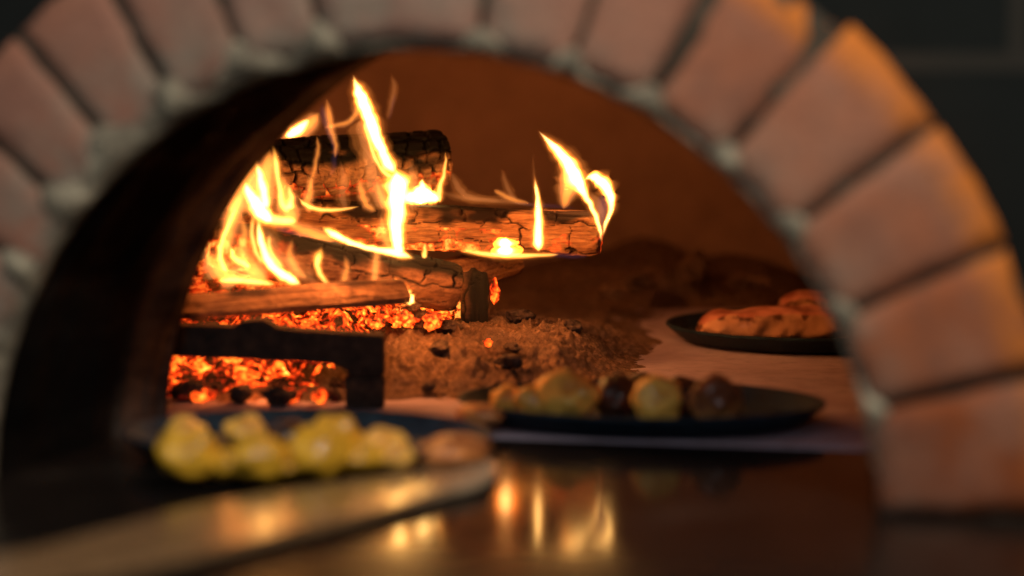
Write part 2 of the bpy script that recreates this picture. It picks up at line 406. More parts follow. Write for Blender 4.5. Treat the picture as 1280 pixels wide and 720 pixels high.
# ================================================================== LOGS
def log(name, p0, p1, r, label, mat, sect='round', char_top=.5, cell=.03, rowh=.02, rowx=1, skip=.0, wobs=1.0, crack_depth=.005, crack_w=.003, glow_fn=None, seed=0, flat=.9, group='logs burning in the oven', nl=230, na=110, roll=0, bulk=.06):
    p0, p1 = Vector(p0), Vector(p1); ax = (p1-p0); L = ax.length; ax.normalize()
    side = ax.cross(Vector((0, 0, 1))).normalized(); up = side.cross(ax).normalized()
    V, F, CR, CH, GL = [], [], [], [], []
    caps = [.0, .35, .62, .8, .91, .97]
    rings = [(0, c) for c in caps] + [(i/nl, 1) for i in range(nl+1)] + [(1, c) for c in reversed(caps)]
    sd = Vector((seed*7.1, seed*3.3, seed*5.7))
    for ri, (t, sc_) in enumerate(rings):
        for j in range(na):
            th = 2*PI*j/na
            c, s = math.cos(th+roll), math.sin(th+roll)
            if sect == 'round': rad = 1
            elif sect == 'square': rad = 1/(abs(c)**5+abs(s)**5)**(1/5)*.92
            else:   # split wedge: flat underside, rounded back
                rad = min(1, .45/max(1e-3, -s) if s < 0 else 1, .75/max(1e-3, c*.8+s*.6) if c*.8+s*.6 > 0 else 1)
            endr = min(1, .86+.14*min(1, min(t, 1-t)*L/.012)**.5)
            x = t*L
            q0 = Vector((x, math.cos(th)*rad*r, math.sin(th)*rad*r*flat))
            big = fbm(Vector((x*6, q0.y*14, q0.z*14))+sd, 3)
            rr = rad*r*endr*(1+bulk*2*big)
            wv = Vector((x*30, q0.y*30, q0.z*30))+sd
            ss = ((th+PI/2) % (2*PI))*r/rowh+wobs*(.45*noise.noise(wv*.6)+.28*noise.noise(wv*1.9))
            row = math.floor(ss); fs = ss-row
            hr = noise.cell(Vector((row*1.37+seed*9.1, .5, .5)))
            uu = x/cell*(1+.35*hr)+hr*7.3+wobs*(.34*noise.noise(wv*1.1+Vector((0, 0, row)))+.16*noise.noise(wv*3.5))
            iu = math.floor(uu); fu = uu-iu
            hc = .5+.5*noise.cell(Vector((row*3.1+.5, iu*1.7+seed, .5)))
            e1 = min(fs, 1-fs)*rowh; e2 = min(fu, 1-fu)*cell if hc > skip else 1
            lw = crack_w*(.55+.6*noise.noise(wv*1.3+Vector((5, 5, 5)))+.35)
            lw *= sstep(.0, .35, .42+noise.noise(wv*.45+Vector((2, 8, 3)))) if name == 'burning_log' else 1
            lw = max(lw, 1e-4)
            crk = max(1-sstep(lw*.3, lw, e1*rowx), 1-sstep(lw*.3, lw, e2))
            fib = noise.noise(Vector((x*18, math.cos(th)*rad*9+sd.x, math.sin(th)*rad*9)))
            disp = -crack_depth*crk+.0016*fib
            if sc_ < 1:
                disp *= sc_**4
                xx = x+(.004*fbm(Vector((q0.y*sc_*90, q0.z*sc_*90, t*5))+sd, 3))*(1-sc_**6)+((1 if t == 0 else -1)*-.003*(1-sc_))
            else: xx = x
            rr = (rr+disp)*sc_
            ly, lz = math.cos(th)*rr, math.sin(th)*rr*flat
            V.append(tuple(p0+ax*xx+side*ly+up*lz))
            CR.append(crk*(.95 if sc_ == 1 else .3))
            tops = math.sin(th)
            n2 = fbm(Vector((x*22, q0.y*40, q0.z*40))+sd*1.7, 3)
            CH.append(max(0, min(1, sstep(1-2*char_top-.25, 1-2*char_top+.25, tops+.55*n2))))
            GL.append(max(0, min(2, glow_fn(t, th, n2, crk))) if glow_fn else 0)
    nr = len(rings)
    for i in range(nr-1):
        for j in range(na): F.append([i*na+j, i*na+(j+1) % na, (i+1)*na+(j+1) % na, (i+1)*na+j])
    o = mesh_obj(name, V, F, mat, attrs={'crack': CR, 'char': CH, 'glow': GL}, loc=(p0+p1)/2)
    return tag(o, label, 'log', group)
M_burn = m_log('burning_wood', (.31, .165, .075), (.11, .05, .025), (.010, .006, .005))
M_burn2 = m_log('charred_wood', (.30, .17, .09), (.10, .055, .034), (.003, .0025, .0025))
M_wood = m_log('split_wood', (.26, .145, .07), (.12, .06, .03), (.03, .018, .012), grain=.7)
M_wood_dark = m_log('smouldering_wood', (.15, .082, .048), (.06, .032, .02), (.009, .009, .008))
# top charred log with alligator checks
log('burning_log', at_d(318, 214, 2.80), at_d(556, 196, 2.86), .040, 'thick charred log with checked black crust, topmost of the burning pile', M_burn2, char_top=.52, cell=.018, rowh=.019, rowx=1, skip=.2, wobs=1.15, crack_depth=.006, crack_w=.0034, seed=1, nl=260, na=130, glow_fn=lambda t, th, n, c: .8*c*(math.sin(th) < -.5))
# long horizontal log, right end burning
log('burning_log', at_d(300, 276, 2.80), at_d(750, 291, 2.74), .0275, 'long horizontal log with flames at its overhanging right end', M_burn, sect='square', char_top=.22, cell=.055, rowh=.026, rowx=1.6, skip=.1, crack_depth=.004, crack_w=.0024, seed=2, nl=340, na=120, flat=1.0,
    glow_fn=lambda t, th, n, c: (1.2*sstep(.05, .5, n-.15*math.sin(th))*(math.sin(th) < .1) if .2 < t < .75 else .55*sstep(.2, .5, n)*(math.sin(th) < 0)))
# brown log sloping down to the right
log('burning_log', at_d(262, 302, 2.60), at_d(572, 360, 2.66), .030, 'brown log sloping down to the right under small flames', M_wood_dark, char_top=.30, cell=.045, rowh=.026, rowx=1.5, skip=.35, crack_depth=.0035, crack_w=.0024, seed=3, nl=280, na=110,
    glow_fn=lambda t, th, n, c: 1.3*(1-sstep(.05, .35, t))*sstep(-.3, .3, n-.25*math.sin(th)))
# pale split log in front
log('split_log', at_d(215, 390, 2.44), at_d(505, 368, 2.56), .020, 'pale brown split log lying just above the iron grate', M_wood, sect='wedge', char_top=.02, cell=.3, rowh=.03, rowx=3, skip=.3, crack_depth=.0015, crack_w=.002, seed=4, flat=.85)
# dim ember log behind, on the left
log('glowing_log', at_d(215, 345, 2.62), at_d(350, 352, 2.68), .022, 'red glowing log on the left, behind the pale split log', M_wood_dark, char_top=.1, cell=.025, rowh=.02, seed=5, nl=120,
    glow_fn=lambda t, th, n, c: .75+.5*n)
# piece under the horizontal log
log('split_log', at_d(505, 362, 2.72), at_d(640, 322, 2.86), .021, 'orange lit split log wedged under the long horizontal log', M_wood, sect='square', char_top=.03, cell=.3, rowh=.03, rowx=3, skip=.3, crack_depth=.0015, crack_w=.002, seed=6, nl=120)
# upright stub
log('log_stub', at_d(594, 408, 2.74), at_d(594, 342, 2.75), .0165, 'short dark log stub standing on end in the ash beside the embers', M_wood_dark, sect='square', char_top=.2, cell=.2, rowh=.03, skip=.4, crack_depth=.002, seed=8, nl=90, na=80, group='logs burning in the oven')
# hot log end in the ember bed
log('glowing_log', at_d(498, 394, 2.70), at_d(582, 386, 2.76), .0125, 'bright yellow glowing log end beside the dark stub', M_wood_dark, sect='square', char_top=.0, cell=.02, rowh=.012, crack_depth=.002, crack_w=.002, seed=9, nl=90, na=80, glow_fn=lambda t, th, n, c: 2.4)

# iron grate
gr = empty('iron_grate', at_d(330, 470, 2.42), 'black iron log grate standing over red embers', 'grate')
def bar_mesh(pts, d, th, name, parent):
    """thick plate whose outline is given as seen, d metres off"""
    bm = bmesh.new(); c = [at_d(x, y, d) for x, y in pts]
    n = Vector((FWD.x, FWD.y, 0)).normalized()
    a = [bm.verts.new(p) for p in c]; b = [bm.verts.new(p+n*th) for p in c]
    bm.faces.new(a); bm.faces.new(b[::-1])
    for i in range(len(c)): bm.faces.new([a[i], b[i], b[(i+1) % len(c)], a[(i+1) % len(c)]])
    bmesh.ops.recalc_face_normals(bm, faces=bm.faces)
    bmesh.ops.bevel(bm, geom=[e for e in bm.edges if e.calc_face_angle(0) > .6], offset=.002, segments=2, affect='EDGES')
    for v in bm.verts: v.co -= parent.location
    me = bpy.data.meshes.new(name); bm.to_mesh(me); bm.free(); me.materials.append(M_iron)
    o = bpy.data.objects.new(name, me); COL.objects.link(o); o.parent = parent; return o
M_iron = m_iron()
bar_mesh([(100, 402), (180, 405), (290, 409), (304, 402), (330, 400), (346, 411), (380, 414), (479, 420), (480, 470), (436, 470), (430, 461), (415, 456), (380, 453), (330, 451), (300, 449), (215, 446), (100, 442)], 2.40, .035, 'top_bar', gr)
bar_mesh([(431, 471.5), (480, 471.5), (479, 515), (432, 515)], 2.4, .035, 'leg', gr)
bar_mesh([(105, 444), (150, 445.5), (150, 515), (106, 515)], 2.4, .035, 'leg', gr)

# ================================================================== ASH, EMBERS, COALS
def heap(name, corners, nx, ny, hfun, mat, heat=None, base=-.004):
    """height field over a floor quad; corners are floor points"""
    a, b, c, d = [Vector(p) for p in corners]
    V, F, H = [], [], []
    for j in range(ny+1):
        for i in range(nx+1):
            u, v = i/nx, j/ny
            p = a.lerp(b, u).lerp(d.lerp(c, u), v)
            edge = min(1, 6*min(u, 1-u))*min(1, 6*min(v, 1-v))
            z = hfun(p, u, v)*edge
            V.append((p.x, p.y, base*(1-edge)+z)); H.append(heat(p, u, v) if heat else 0)
    for j in range(ny):
        for i in range(nx):
            k = j*(nx+1)+i; F.append([k, k+1, k+nx+2, k+nx+1])
    return mesh_obj(name, V, F, mat, attrs={'heat': H}, loc=(a+c)/2)
def pix(p):
    q = Vector(p)-CAM; d = q.dot(FWD)
    return 640+FPX*q.dot(RIGHT)/d, 360-FPX*q.dot(UP)/d, d
def ash_h(p, u, v):
    x, y, d = pix((p.x, p.y, 0))
    # main mound right of the grate
    m = .036*math.exp(-((x-590)/175)**2)*sstep(2.42, 2.72, d)*(1-sstep(2.85, 3.2, d))
    m += .016*math.exp(-((x-705)/45)**2-((d-2.72)/.07)**2)
    m += .020*math.exp(-((x-400)/190)**2)*sstep(2.40, 2.6, d)*(1-sstep(2.75, 3.0, d))
    m += .006
    n = fbm(Vector((p.x*13, p.y*13, 1)), 3)*.010+fbm(Vector((p.x*50, p.y*50, 4)), 4)*.010+abs(fbm(Vector((p.x*110, p.y*110, 9)), 3))*.006
    dd, _ = noise.voronoi(Vector((p.x*70, p.y*70, .3)))
    n += .006*(.5-dd[0])*sstep(-.1, .3, fbm(Vector((p.x*30, p.y*30, 8)), 2))
    n += fbm(Vector((p.x*260, p.y*260, 7)), 2)*.0022
    k = min(1, m/.02)
    return m-.004+n*(.25+.75*k)
tag(heap('ash', [at_z(150, 520), at_z(790, 506), at_z(900, 372), at_z(150, 372)], 380, 330, ash_h, m_ash()), kind='stuff')
def em_h(p, u, v):
    x, y, d = pix((p.x, p.y, 0))
    m = .052*sstep(2.46, 2.68, d)*(1-.75*sstep(470, 585, x)*1)
    n = fbm(Vector((p.x*22, p.y*22, 3)), 3)*.012+fbm(Vector((p.x*75, p.y*75, 5)), 3)*.006
    dd, _ = noise.voronoi(Vector((p.x*55, p.y*55, 2.3)))
    return .016+m+n+.016*(.5-dd[0])
tag(heap('ember_bed', [at_z(120, 500), at_z(432, 500), at_z(590, 425), at_z(150, 425)], 260, 200, em_h, m_ember('ember_bed_coals', .45, 3.0), heat=lambda p, u, v: (.15+.85*sstep(.12, .34, v+.12*noise.noise(Vector((p.x*25, p.y*25, 5)))))*.85+.8*noise.noise(Vector((p.x*14, p.y*14, 0)))+.5*noise.noise(Vector((p.x*45, p.y*45, 2)))), kind='stuff')
def lump(name, c, r, mat, label, cat, group=None, seed=0, sq=(1, 1, .7), sub=3, rough=.35, cell=True, heat=.5, smooth=False):
    bm = bmesh.new(); bmesh.ops.create_icosphere(bm, subdivisions=sub, radius=1)
    sd = Vector((seed*3.7, seed*1.9, seed*8.3)); H = []
    rot = seed*2.4
    V = []
    for v in bm.verts:
        q = v.co.copy(); f = 1+rough*fbm(q*1.3+sd, 3)
        if cell:
            dd, _ = noise.voronoi(q*1.1+sd); f *= .8+.35*dd[0]
        q = Vector((q.x*sq[0], q.y*sq[1], q.z*sq[2]))*f*r
        q = Vector((q.x*math.cos(rot)-q.y*math.sin(rot), q.x*math.sin(rot)+q.y*math.cos(rot), q.z))
        V.append(tuple(q+Vector(c))); H.append(heat)
    F = [[v.index for v in f.verts] for f in bm.faces]; bm.free()
    o = mesh_obj(name, V, F, mat, smooth=smooth, attrs={'heat': H}, loc=c)
    return tag(o, label, cat, group)
M_hot = m_ember('hot_coal', .43, 3.2); M_warm = m_ember('cooling_coal', .60, 1.6); M_char = m_char()
rs = random.Random(3)
for i in range(26):
    x, y = rs.uniform(218, 425), rs.uniform(462, 490)
    c = at_z(x, y+6, .008)
    lump('ember', c, rs.uniform(.006, .012), M_warm if rs.random() < .75 else M_hot, 'small glowing coal among the embers under the iron grate', 'coal', 'glowing coals under the iron grate', seed=i+1, heat=rs.uniform(.0, .45), rough=.6)
for i in range(30):
    x, y = rs.uniform(365, 560), rs.uniform(384, 412)
    c = at_d(x, y, 2.62+rs.uniform(0, .1))
    lump('ember', c, rs.uniform(.006, .012), M_hot if rs.random() < .7 else M_warm, 'small glowing coal among the embers below the sloping brown log', 'coal', 'glowing coals below the sloping log', seed=i+40, heat=rs.uniform(.1, 1.0), rough=.65, sq=(1.3, 1, .8))
for k, (x, y, r, lab) in enumerate([(240, 488, .014, 'black charcoal lump at the left end of the embers under the grate'), (300, 492, .011, 'dull black coal in front of the embers under the middle of the grate'),
        (350, 494, .012, 'broad dark coal at the foot of the embers near the grate leg')]):
    lump('charcoal_lump', at_z(x, y, .010), r, M_char, lab, 'coal', 'charcoal lumps', seed=90+k, sq=(1.5, 1, .8))
for k, (x, y, d, r, lab) in enumerate([(640, 434, 2.60, .0085, 'flat black charcoal flake lying across the middle of the ash'), (548, 438, 2.58, .012, 'large dark charcoal lump half buried in ash right of the grate'),
        (560, 410, 2.66, .011, 'charcoal lump at the top of the ash below the glowing log end'), (636, 452, 2.55, .011, 'rounded grey clinker on the lower ash slope'),
        (610, 428, 2.60, .0045, 'small cherry red coal in the middle of the ash'), (714, 410, 2.72, .012, 'dark lump on the right hand hump of ash'),
        (650, 395, 2.76, .012, 'dark lump behind the crest of the ash right of the stub'), (690, 452, 2.60, .006, 'small black crumb low on the right ash slope'), (536, 484, 2.48, .006, 'small dark crumb at the front foot of the ash'),
        (618, 365, 2.80, .008, 'glowing red coal standing just right of the dark stub')]):
    red = k in (4, 9)
    lump('charcoal_lump', at_d(x, y, d), r, M_hot if red else M_char, lab, 'coal', 'charcoal lumps', seed=120+k, sq=((1.9, 1, .55) if k == 0 else (.5, .6, 1.9) if k == 9 else (1.3, 1, .8)), heat=.45)
# rubble and old ash along the back wall
def back_h(p, u, v):
    n = fbm(Vector((p.x*9, p.y*9, 1)), 4)
    return .02+.038*math.exp(-((u-.45)/.3)**2)*sstep(.05, .5, v)+.020*n
M_ashm = bpy.data.materials['wood_ash']
tag(heap('back_ash', [at_z(560, 392), at_z(1060, 384), at_z(1100, 350), at_z(560, 358)], 120, 60, back_h, m_ash()), kind='stuff')
for k, (x, y, d, r, lab, sq) in enumerate([(865, 336, 3.35, .034, 'pointed firebrick chunk in the ash by the back wall', (1, .8, 1)), (800, 352, 3.3, .03, 'low rounded clinker by the back wall, left of the pointed chunk', (1.6, 1, .6)),
        (935, 352, 3.32, .028, 'low dark clinker by the back wall, right of the pointed chunk', (1.5, 1, .6)), (765, 366, 3.2, .022, 'small dark clinker between the ash hump and the back wall', (1.4, 1, .6))]):
    lump('clinker', at_d(x, y, d), r*.62, M_ashm, lab, 'clinker', 'clinkers along the back wall', seed=150+k, sq=sq, rough=.75)

# ================================================================== PANS AND FOOD
M_pan = m_pan()
def pan(c, r, label, h=.020, oval=1):
    prof = [(0, .003), (r*.5, .003), (r*.86, .0035), (r*.90, .006), (r*.97, h-.002), (r*.985, h), (r, h-.0005), (r*1.004, h-.003), (r*.985, h-.005), (r*.915, .004), (r*.88, .0005), (r*.5, 0), (0, 0)]
    n = 96; V, F = [], []
    for k in range(n):
        a = 2*PI*k/n
        for (rr, z) in prof: V.append((c.x+math.cos(a)*rr, c.y+math.sin(a)*rr*oval, .003+z))
    m = len(prof)
    for k in range(n):
        for j in range(m-1): F.append([k*m+j, k*m+j+1, ((k+1) % n)*m+j+1, ((k+1) % n)*m+j])
    o = mesh_obj('pan', V, F, M_pan, loc=c)
    bm = bmesh.new(); bm.from_mesh(o.data); bmesh.ops.remove_doubles(bm, verts=bm.verts, dist=1e-5); bmesh.ops.recalc_face_normals(bm, faces=bm.faces); bm.to_mesh(o.data); bm.free()
    for p in o.data.polygons: p.use_smooth = True
    return tag(o, label, 'pan', 'black pans on the hearth')
pan(at_z(385, 570), .162, 'black steel pan of yellow potatoes at the left front of the hearth', oval=.80)
pan(at_z(800, 527), .176, 'black steel pan of browned potatoes in the middle of the hearth', oval=.74)
pan(at_z(1008, 426), .172, 'black steel pan of roast meat at the back right of the hearth')
M_yel = m_food('yellow_potato', (.86, .49, .03), (.68, .37, .03), (.30, .12, .02), .58, .80)
M_grn = m_food('browned_potato', (.97, .58, .11), (.92, .50, .09), (.48, .15, .03), .60, .78)
M_brn = m_food('dark_browned_potato', (.60, .28, .08), (.42, .18, .06), (.16, .05, .02), .38, .58)
M_veg = m_food('roast_dark_vegetable', (.06, .025, .015), (.10, .035, .015), (.02, .012, .01), .45, .7)
M_meat = m_food('roast_meat', (.56, .28, .20), (.50, .20, .13), (.26, .08, .045), .56, .74, rough=.5)
M_meat_side = m_food('meat_side', (.55, .34, .20), (.38, .19, .10), (.10, .04, .02), .60, .72, scale=50, rough=.6)
M_flat = m_food('toasted_bread', (.75, .30, .08), (.60, .20, .05), (.18, .05, .02), .58, .74, scale=60, rough=.4)
def potato(px, py, wpx, z0, mat, label, group, seed, sq=(1.12, .95, .88), name='potato', cat='potato', rough=.28):
    # centre seen at (px, py); rests at height z0
    r = .03
    for _ in range(4):
        c = at_z(px, py, z0+r*sq[2]); d = (c-CAM).dot(FWD); r = wpx/2*d/FPX
    bm = bmesh.new(); bmesh.ops.create_icosphere(bm, subdivisions=4, radius=1); V, T = [], []
    sd = Vector((seed*4.1, seed*2.7, seed*1.3)); rot = seed*1.7
    for v in bm.verts:
        q = v.co.copy(); f = 1+rough*fbm(q*1.1+sd, 2)+.025*noise.noise(q*3+sd)
        q = Vector((q.x*sq[0]*r*f, q.y*sq[1]*r*f, max(q.z*sq[2]*f, -.93*sq[2])*r))
        q = Vector((q.x*math.cos(rot*.2)-q.y*math.sin(rot*.2), q.x*math.sin(rot*.2)+q.y*math.cos(rot*.2), q.z))
        V.append(tuple(q+c)); T.append(v.co.z)
    F = [[v.index for v in f.verts] for f in bm.faces]; bm.free()
    o = mesh_obj(name, V, F, mat, attrs={'top': T}, loc=c)
    return tag(o, label, cat, group)
ZP = .0065
GL_, GM_ = 'potatoes in the left front pan', 'food in the middle pan'
for k, (x, y, wd, mat, lab) in enumerate([
        (236, 562, 74, M_yel, 'yellow potato at the left end of the left front pan'),
        (322, 566, 70, M_yel, 'yellow potato second from the left in the front row of the left front pan'),
        (400, 560, 78, M_yel, 'largest yellow potato in the middle of the left front pan'),
        (452, 566, 50, M_yel, 'yellow potato close to the right of the largest one in the left front pan'),
        (232, 536, 50, M_grn, 'greenish potato behind the leftmost yellow potato in the left front pan'),
        (308, 534, 56, M_grn, 'greenish browned potato behind the gap in the front row of the left front pan'),
        (420, 540, 66, M_yel, 'yellow potato behind the largest one in the left front pan'),
        (492, 565, 46, M_grn, 'dull olive potato towards the right side of the left front pan'),
        (284, 574, 46, M_yel, 'small yellow wedge between the two leftmost potatoes of the left front pan'),
        (362, 574, 44, M_yel, 'small yellow wedge left of the largest potato in the left front pan'),
        (478, 552, 56, M_grn, 'olive browned potato behind the dull one at the right of the left front pan'),
        (362, 538, 46, M_veg, 'dark roast vegetable at the back of the left front pan')]):
    potato(x, y+5, wd*1.0, ZP, mat, lab, GL_, k+1, sq=(1.15, .95, .78), cat='vegetable' if mat is M_veg else 'potato', name='roast_vegetable' if mat is M_veg else 'potato')
potato(566, 562, 104, ZP, M_flat, 'flat orange browned bread piece at the right edge of the left front pan', GL_, 31, sq=(1, .8, .34), name='bread_piece', cat='bread', rough=.2)
for k, (x, y, wd, mat, lab, sq) in enumerate([
        (632, 499, 38, M_grn, 'small golden potato at the left end of the middle pan', (1, .9, .9)),
        (668, 502, 46, M_grn, 'small shiny potato between the small golden one and the long piece in the middle pan', (1, .9, .8)),
        (706, 494, 56, M_grn, 'long golden potato piece left of the dark vegetables in the middle pan', (1.55, .95, .95)),
        (770, 496, 52, M_veg, 'dark roast vegetable between the long potato piece and the shiny potato in the middle pan', (1, 1, .85)),
        (820, 501, 54, M_grn, 'shiny browned potato right of the middle of the middle pan', (1, .9, 1.02)),
        (858, 493, 54, M_veg, 'dark roast vegetable behind the two right hand potatoes in the middle pan', (1.2, 1, .7)),
        (894, 500, 54, M_brn, 'dark browned potato at the right end of the row in the middle pan', (1, .9, 1.05)),
        (800, 487, 58, M_veg, 'dark roast vegetable at the back of the middle pan', (1.3, 1, .6)),
        (852, 510, 30, M_veg, 'small dark vegetable scrap in front of the browned potatoes of the middle pan', (1.2, 1, .6))]):
    potato(x, y+1, wd*1.17, ZP, mat, lab, GM_, k+61, sq=sq, cat='vegetable' if mat is M_veg else 'potato', name='roast_vegetable' if mat is M_veg else 'potato')
potato(600, 518, 68, ZP, M_flat, 'flat orange browned bread piece at the left edge of the middle pan', GM_, 81, sq=(1, .8, .40), name='bread_piece', cat='bread', rough=.2)
# roast meat slabs
def slab(c, L, Wd, H, ang, label, seed, parts=True):
    o = empty('roast_meat', c, label, 'meat', 'roast meat on the back right pan')
    n, m = 90, 48; sd = Vector((seed*5.1, seed, 2))
    V, F, T = [], [], []
    for i in range(n+1):
        t = i/n; tap = (1-abs(2*t-1)**6)**.5 if 0 < t < 1 else .02
        for j in range(m):
            th = 2*PI*j/m; cc, ss = math.cos(th), math.sin(th)
            rad = 1/(abs(cc)**4+abs(ss)**4)**.25
            x, y, z = (t-.5)*L, cc*rad*Wd/2*tap, (ss*rad*.5+.5)*H
            f = fbm(Vector((x*30, y*30, z*40))+sd, 4); f2 = noise.noise(Vector((x*14, y*20, 3))+sd)
            z = z*(1+.25*f2*(ss > 0))*max(.25, tap)+.003*f*(ss > -.5); y += .005*f
            V.append((c.x+x*math.cos(ang)-y*math.sin(ang), c.y+x*math.sin(ang)+y*math.cos(ang), c.z+max(0, z))); T.append(ss)
    for i in range(n):
        for j in range(m): F.append([i*m+j, i*m+(j+1) % m, (i+1)*m+(j+1) % m, (i+1)*m+j])
    F.append(list(range(m))); F.append([n*m+j for j in range(m)])
    b = mesh_obj('crust', V, F, M_meat, o, attrs={'top': T})
    side = [p for p in b.data.polygons if p.normal.z < .55]
    b.data.materials.append(M_meat_side)
    for p in side: p.material_index = 1
    return o
slab(at_z(972, 422, ZP), .20, .066, .036, YAW+.0, 'long slab of roast meat at the front of the back right pan', 3)
slab(at_z(1022, 411, ZP), .11, .05, .044, YAW+.1, 'reddish slab of roast meat behind the long one in the back right pan', 5)

# ================================================================== PEEL
outline = [(622, 582), (616, 596), (596, 607), (560, 616), (480, 640), (380, 664), (280, 688), (150, 714), (40, 736), (-60, 756), (-60, 712), (40, 690), (150, 660), (240, 637), (330, 620), (420, 606), (500, 592), (560, 577), (600, 571)]
bm = bmesh.new()
oc = at_z(300, 650)
pts = crom([tuple(at_z(x, y, .006)) for x, y in outline]+[tuple(at_z(*outline[0], .006))], 5)[:-1]
a = [bm.verts.new((p[0]-oc.x, p[1]-oc.y, .009)) for p in pts]; b = [bm.verts.new((p[0]-oc.x, p[1]-oc.y, .0005)) for p in pts]
bm.faces.new(a); bm.faces.new(b[::-1])
for i in range(len(a)): bm.faces.new([a[i], b[i], b[(i+1) % len(a)], a[(i+1) % len(a)]])
bmesh.ops.recalc_face_normals(bm, faces=bm.faces)
bmesh.ops.bevel(bm, geom=[e for e in bm.edges if e.calc_face_angle(0) > 1], offset=.003, segments=3, affect='EDGES')
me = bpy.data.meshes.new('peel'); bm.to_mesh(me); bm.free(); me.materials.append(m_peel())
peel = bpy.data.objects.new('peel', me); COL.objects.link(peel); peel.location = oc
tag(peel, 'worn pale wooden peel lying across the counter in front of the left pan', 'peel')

# ================================================================== FLAMES
FL = {k: m_flame('flame_'+k, c, v) for k, c, v in (('red', (1, .22, .02), 42), ('orange', (1, .33, .035), 95), ('amber', (1, .46, .07), 190), ('yellow', (1, .58, .14), 260), ('white', (1, .70, .28), 400),
      ('veil', (1, .28, .05), 9), ('haze', (1, .24, .035), 4.5), ('wisp', (1, .33, .10), 22), ('blue', (.40, .26, .75), 2.2), ('violet', (.55, .3, .6), 3.5))}
KIND = dict(HM=(('haze', 2.3), ('veil', 1.9), ('red', 1.5), ('orange', 1.28), ('amber', 1.10), ('yellow', .92), ('white', .70)),
            MS=(('haze', 2.2), ('veil', 1.75), ('red', 1.35), ('orange', 1.12), ('amber', .84), ('yellow', .56)),
            S=(('haze', 2.0), ('veil', 1.65), ('wisp', 1.3), ('red', 1.05), ('orange', .65)),
            W_=(('haze', 1.5), ('veil', 1.15), ('veil', .85), ('wisp', .6)),
            B=(('blue', 1.0), ('violet', .6)))
def tongue(parent, path, d, kind='MS', name='tongue', thick=.8, seed=0):
    """path: (px, py, width px) -> one mesh of nested closed shells of burning gas, hotter inwards"""
    P = crom([(p[0], p[1], p[2], p[3] if len(p) > 3 else 0) for p in path], 9)
    V, F, MI, mats = [], [], [], []
    n, na = len(P), 18
    rnd = random.Random(int(path[0][0]*13+path[0][1]*7))
    C = []
    for i, (x, y, wd, dz) in enumerate(P):
        k = 1.1*min(1, i/4)
        C.append(at_d(x+k*noise.noise(Vector((i*.22, path[0][0]*.1, seed))), y, d+dz+.004*noise.noise(Vector((i*.15, seed, 9)))))
    for kn, (mk, sc_) in enumerate(KIND[kind]):
        b0 = len(V); i0 = int(n*.018*kn*(.5+rnd.random())); i1 = n-int(n*.010*kn)
        mats.append(FL[mk])
        for i in range(i0, i1):
            x, y, wd, dz = P[i]
            t = (C[min(n-1, i+1)]-C[max(0, i-1)]).normalized()
            sd = t.cross(FWD).normalized(); dp = sd.cross(t).normalized()
            q = (i-i0)/(i1-1-i0)
            taper = max(.03, min(1, q*7, (1-q)*9))**.7
            rw = max(.10, wd*sc_*(1+.14*noise.noise(Vector((i*.16, seed+kn*.15, path[0][1]*.1)))))/2*(d/FPX)*taper
            ia, ib = max(0, i-3), min(n-1, i+3)
            t0, t1 = C[i]-C[ia], C[ib]-C[i]
            if 0 < i < n-1 and t0.length > 0 and t1.length > 0:
                ang = t0.angle(t1, 0)
                if ang > 1e-3: rw = min(rw, .8*.5*(t0.length+t1.length)/ang)
            rt = max(.0001, min(rw*thick, .009*sc_))
            off = sd*(rw*.25*noise.noise(Vector((i*.3, kn*.3+seed, 4))))
            for j in range(na):
                th = 2*PI*j/na; V.append(tuple(C[i]+off+sd*math.cos(th)*rw+dp*math.sin(th)*rt))
        f0 = len(F)
        m_ = i1-i0
        for i in range(m_-1):
            for j in range(na): F.append([b0+i*na+j, b0+i*na+(j+1) % na, b0+(i+1)*na+(j+1) % na, b0+(i+1)*na+j])
        F.append([b0+j for j in range(na)]); F.append([b0+(m_-1)*na+j for j in range(na)])
        MI += [kn]*(len(F)-f0)
    me = bpy.data.meshes.new(name); me.from_pydata([tuple(Vector(v)-parent.location) for v in V], [], F)
    for m in mats: me.materials.append(m)
    me.polygons.foreach_set('material_index', MI)
    bm = bmesh.new(); bm.from_mesh(me); bmesh.ops.recalc_face_normals(bm, faces=bm.faces); bm.to_mesh(me); bm.free()
    for p in me.polygons: p.use_smooth = True
    o = bpy.data.objects.new(name, me); COL.objects.link(o); o.parent = parent
    return o
HM, MS, S, W_, B = 'HM', 'MS', 'S', 'W_', 'B'
def flame(label, base, d, tongues):
    f = empty('flame', at_d(base[0], base[1], d), label, 'flame', 'flames over the burning logs')
    for k, (kinds, path) in enumerate(tongues): tongue(f, path, d, kinds, seed=k+base[0]*.01)
flame('forked curling flame at the right end of the long horizontal log', (745, 300), 2.71, [
    (HM, [(669, 160, 2), (680, 171, 8), (698, 189, 13), (712, 207, 18), (721, 226, 19), (731, 243, 10), (740, 260, 7), (747, 278, 6), (751, 292, 5), (752, 305, 3)]),
    (S, [(706, 200, 8), (711, 220, 20), (709, 240, 18), (704, 262, 6)]),
    (HM, [(727, 228, 5), (739, 221, 12), (753, 228, 16), (763, 244, 13), (764, 260, 8), (758, 278, 5), (753, 297, 3)]),
    (W_, [(738, 240, 12), (748, 258, 22), (752, 278, 14), (752, 300, 5)]),
    (B, [(757, 240, 14), (754, 262, 20), (752, 285, 12), (750, 304, 5)])])
flame('thin upright flame standing near the right end of the long log', (673, 316), 2.66, [
    (HM, [(668, 216, 2), (671, 238, 5), (673, 264, 9), (673, 292, 12), (673, 315, 14)]),
    (W_, [(666, 195, 2), (667, 215, 4), (671, 240, 8)])])
